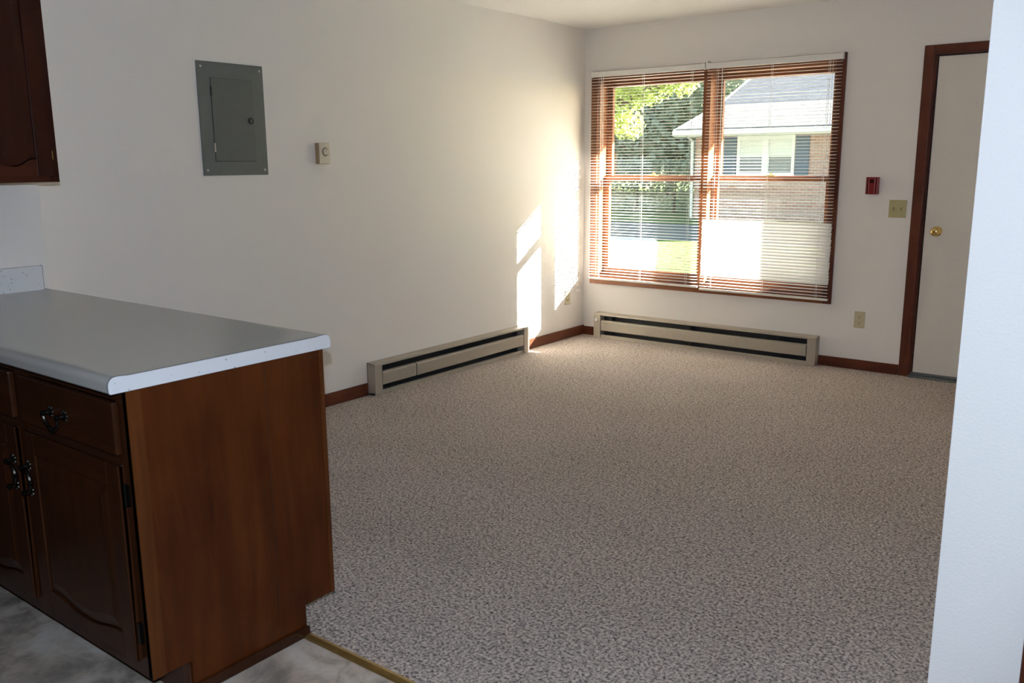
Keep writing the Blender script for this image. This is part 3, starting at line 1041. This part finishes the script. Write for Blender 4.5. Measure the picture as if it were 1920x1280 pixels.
for a, b_ in ((wx0 + t_, xm - .09), (xm + .09, wx1 - t_)):
    MB().box(a, b_, hy0 + .04, hy0 + .06, wz0 + t_, wz0 + .52).build('pane', M['house_pane'], wfo)
    MB().box(a, b_, hy0 + .04, hy0 + .06, wz0 + .52, wz1 - .1).build('drawn_shade', M['curtain'], wfo)
for a in (wx0 - .40, wx1 + .03):
    sh = MB().box(a, a + .37, hy0 - .04, hy0, wz0 - .02, wz1 - .02).build('shutter', M['shutter'], hs)
    lv = MB()
    for k in range(14):
        z = wz0 + .06 + k * .074
        lv.box(a + .05, a + .32, hy0 - .055, hy0 - .04, z, z + .045)
    lo_ = lv.build('louvres', M['shutter'], sh)


def hedge():
    rng = random.Random(5)
    t = thing('hedge', 'low shaded hedge beyond the street left of the brick house', 'hedge', (-15, 21, GZ))
    for k in range(9):
        x = -21.5 + k * 1.45
        MB().tube([(x, 21, GZ), (x + .05, 21, .9)], [.05, .02], 6).build('stem', M['bark'], t)
    v, f = [], []
    for _ in range(9000):
        p = Vector((rng.uniform(-22, -9.2), 21 + rng.gauss(0, .28), GZ + 1.75 * rng.random() ** .7))
        a = Vector((rng.gauss(0, 1), rng.gauss(0, 1), rng.gauss(0, 1))).normalized()
        b = a.cross(Vector((rng.gauss(0, 1), rng.gauss(0, 1), rng.gauss(0, 1)))).normalized()
        s_ = rng.uniform(.10, .2)
        o = len(v)
        for q in (p - a * s_ * .5, p + b * s_ * .3, p + a * s_ * .5, p - b * s_ * .3):
            v.append(tuple(q - t.location))
        f.append((o, o + 1, o + 2, o + 3))
    me = bpy.data.meshes.new('foliage')
    me.from_pydata(v, [], f)
    me.materials.append(M['leaf_dark'])
    fo = bpy.data.objects.new('foliage', me)
    COL.objects.link(fo)
    fo.parent = t
    fo['kind'] = 'stuff'


hedge()


def tree(name, label, base, trunk_h, crowns, nleaf, size, mleaf, group=None, seed=1):
    rng = random.Random(seed)
    t = thing(name, label, 'tree', base, group)
    bx, by, bz = base
    MB().tube([(bx, by, bz), (bx + .05, by, bz + trunk_h * .5), (bx - .05, by, bz + trunk_h), (bx, by, bz + trunk_h * 1.5)], [.26, .20, .16, .08], 9).build('trunk', M['bark'], t, smooth=True)
    br = MB()
    for (cx, cy, cz, r) in crowns:
        br.tube([(bx, by, bz + trunk_h * .9), ((bx + cx) / 2, (by + cy) / 2, (bz + trunk_h + cz) / 2), (cx, cy, cz)], [.10, .06, .03], 6)
    br.build('branches', M['bark'], t, smooth=True)
    lf = MB()
    vol = sum(c[3] ** 2 for c in crowns)
    for (cx, cy, cz, r) in crowns:
        for _ in range(int(nleaf * r * r / vol)):
            d = Vector((rng.gauss(0, 1), rng.gauss(0, 1), rng.gauss(0, 1))).normalized()
            rr = r * (rng.uniform(.45, 1.0) ** .6)
            p = Vector((cx, cy, cz)) + Vector((d.x * rr, d.y * rr, d.z * rr * .8))
            n = (d + Vector((rng.uniform(-.9, .9), rng.uniform(-.9, .9), rng.uniform(-.9, .9)))).normalized()
            a = n.cross(Vector((rng.uniform(-1, 1), rng.uniform(-1, 1), rng.uniform(-1, 1)))).normalized()
            b = n.cross(a)
            s = size * rng.uniform(.6, 1.3)
            lf.add([tuple(p - a * s * .5), tuple(p + b * s * .3), tuple(p + a * s * .5), tuple(p - b * s * .3)], [(0, 1, 2, 3)])
    # leaves stay unwelded quads
    me = bpy.data.meshes.new('foliage')
    me.from_pydata([tuple(Vector(q) - t.location) for q in lf.v], [], lf.f)
    me.materials.append(mleaf)
    fo = bpy.data.objects.new('foliage', me)
    COL.objects.link(fo)
    fo.parent = t
    fo['kind'] = 'stuff'
    return t


tree('leafy_tree', 'sunlit yellow green tree at the upper left of the window view', (-9.6, 12.6, GZ), 2.2,
     [(-8.6, 12.2, 4.3, 1.6), (-7.0, 12.0, 3.6, .9), (-6.4, 12.2, 4.3, 1.2), (-5.35, 12.2, 3.22, .5), (-4.95, 12.3, 3.5, .5), (-6.8, 11.9, 2.78, .68), (-6.6, 12.1, 2.25, .42), (-6.1, 12.1, 3.08, .55), (-8.0, 12.0, 2.6, .8), (-10.0, 12.5, 4.6, 1.7), (-5.6, 12.4, 4.6, 1.0)],
     17000, .12, M['leaf'], None, 3)
tree('shade_tree', 'tall tree right of the brick house casting shade over the street', (16.6, 26.0, GZ), 4.0,
     [(15.2, 25.0, 7.2, 2.4), (18.0, 27.0, 8.4, 2.5), (12.6, 23.3, 6.1, 2.2), (20.5, 28.0, 9.2, 2.6)], 9000, .34, M['leaf_dark'], None, 77)
for i, (tx, ty, lab) in enumerate([(-24.5, 45.5, 'green background tree farthest left beyond the hedge'),
                                   (-17.6, 35.5, 'tall grey green background tree behind the hedge'),
                                   (-12.5, 45.0, 'far background tree seen just left of the brick house gable'),
                                   (-5.6, 35.8, 'background tree rising behind the brick house roof slope'),
                                   (1.5, 45.5, 'background tree hidden largely behind the brick house')]):
    tree('background_tree', lab, (tx, ty, GZ), 2.5,
         [(tx, ty, 6.2, 3.6), (tx - 2.0, ty - 1.5, 4.6, 2.6), (tx + 2.2, ty - 1.5, 4.4, 2.6), (tx + .3, ty - 2.2, 2.6, 2.2), (tx - 2.2, ty - 1.8, 2.0, 1.9), (tx + 2.6, ty - 1.6, 2.0, 1.9)],
         16000, .38, M['leaf_dark'], 'trees beyond the brick house', 20 + i)
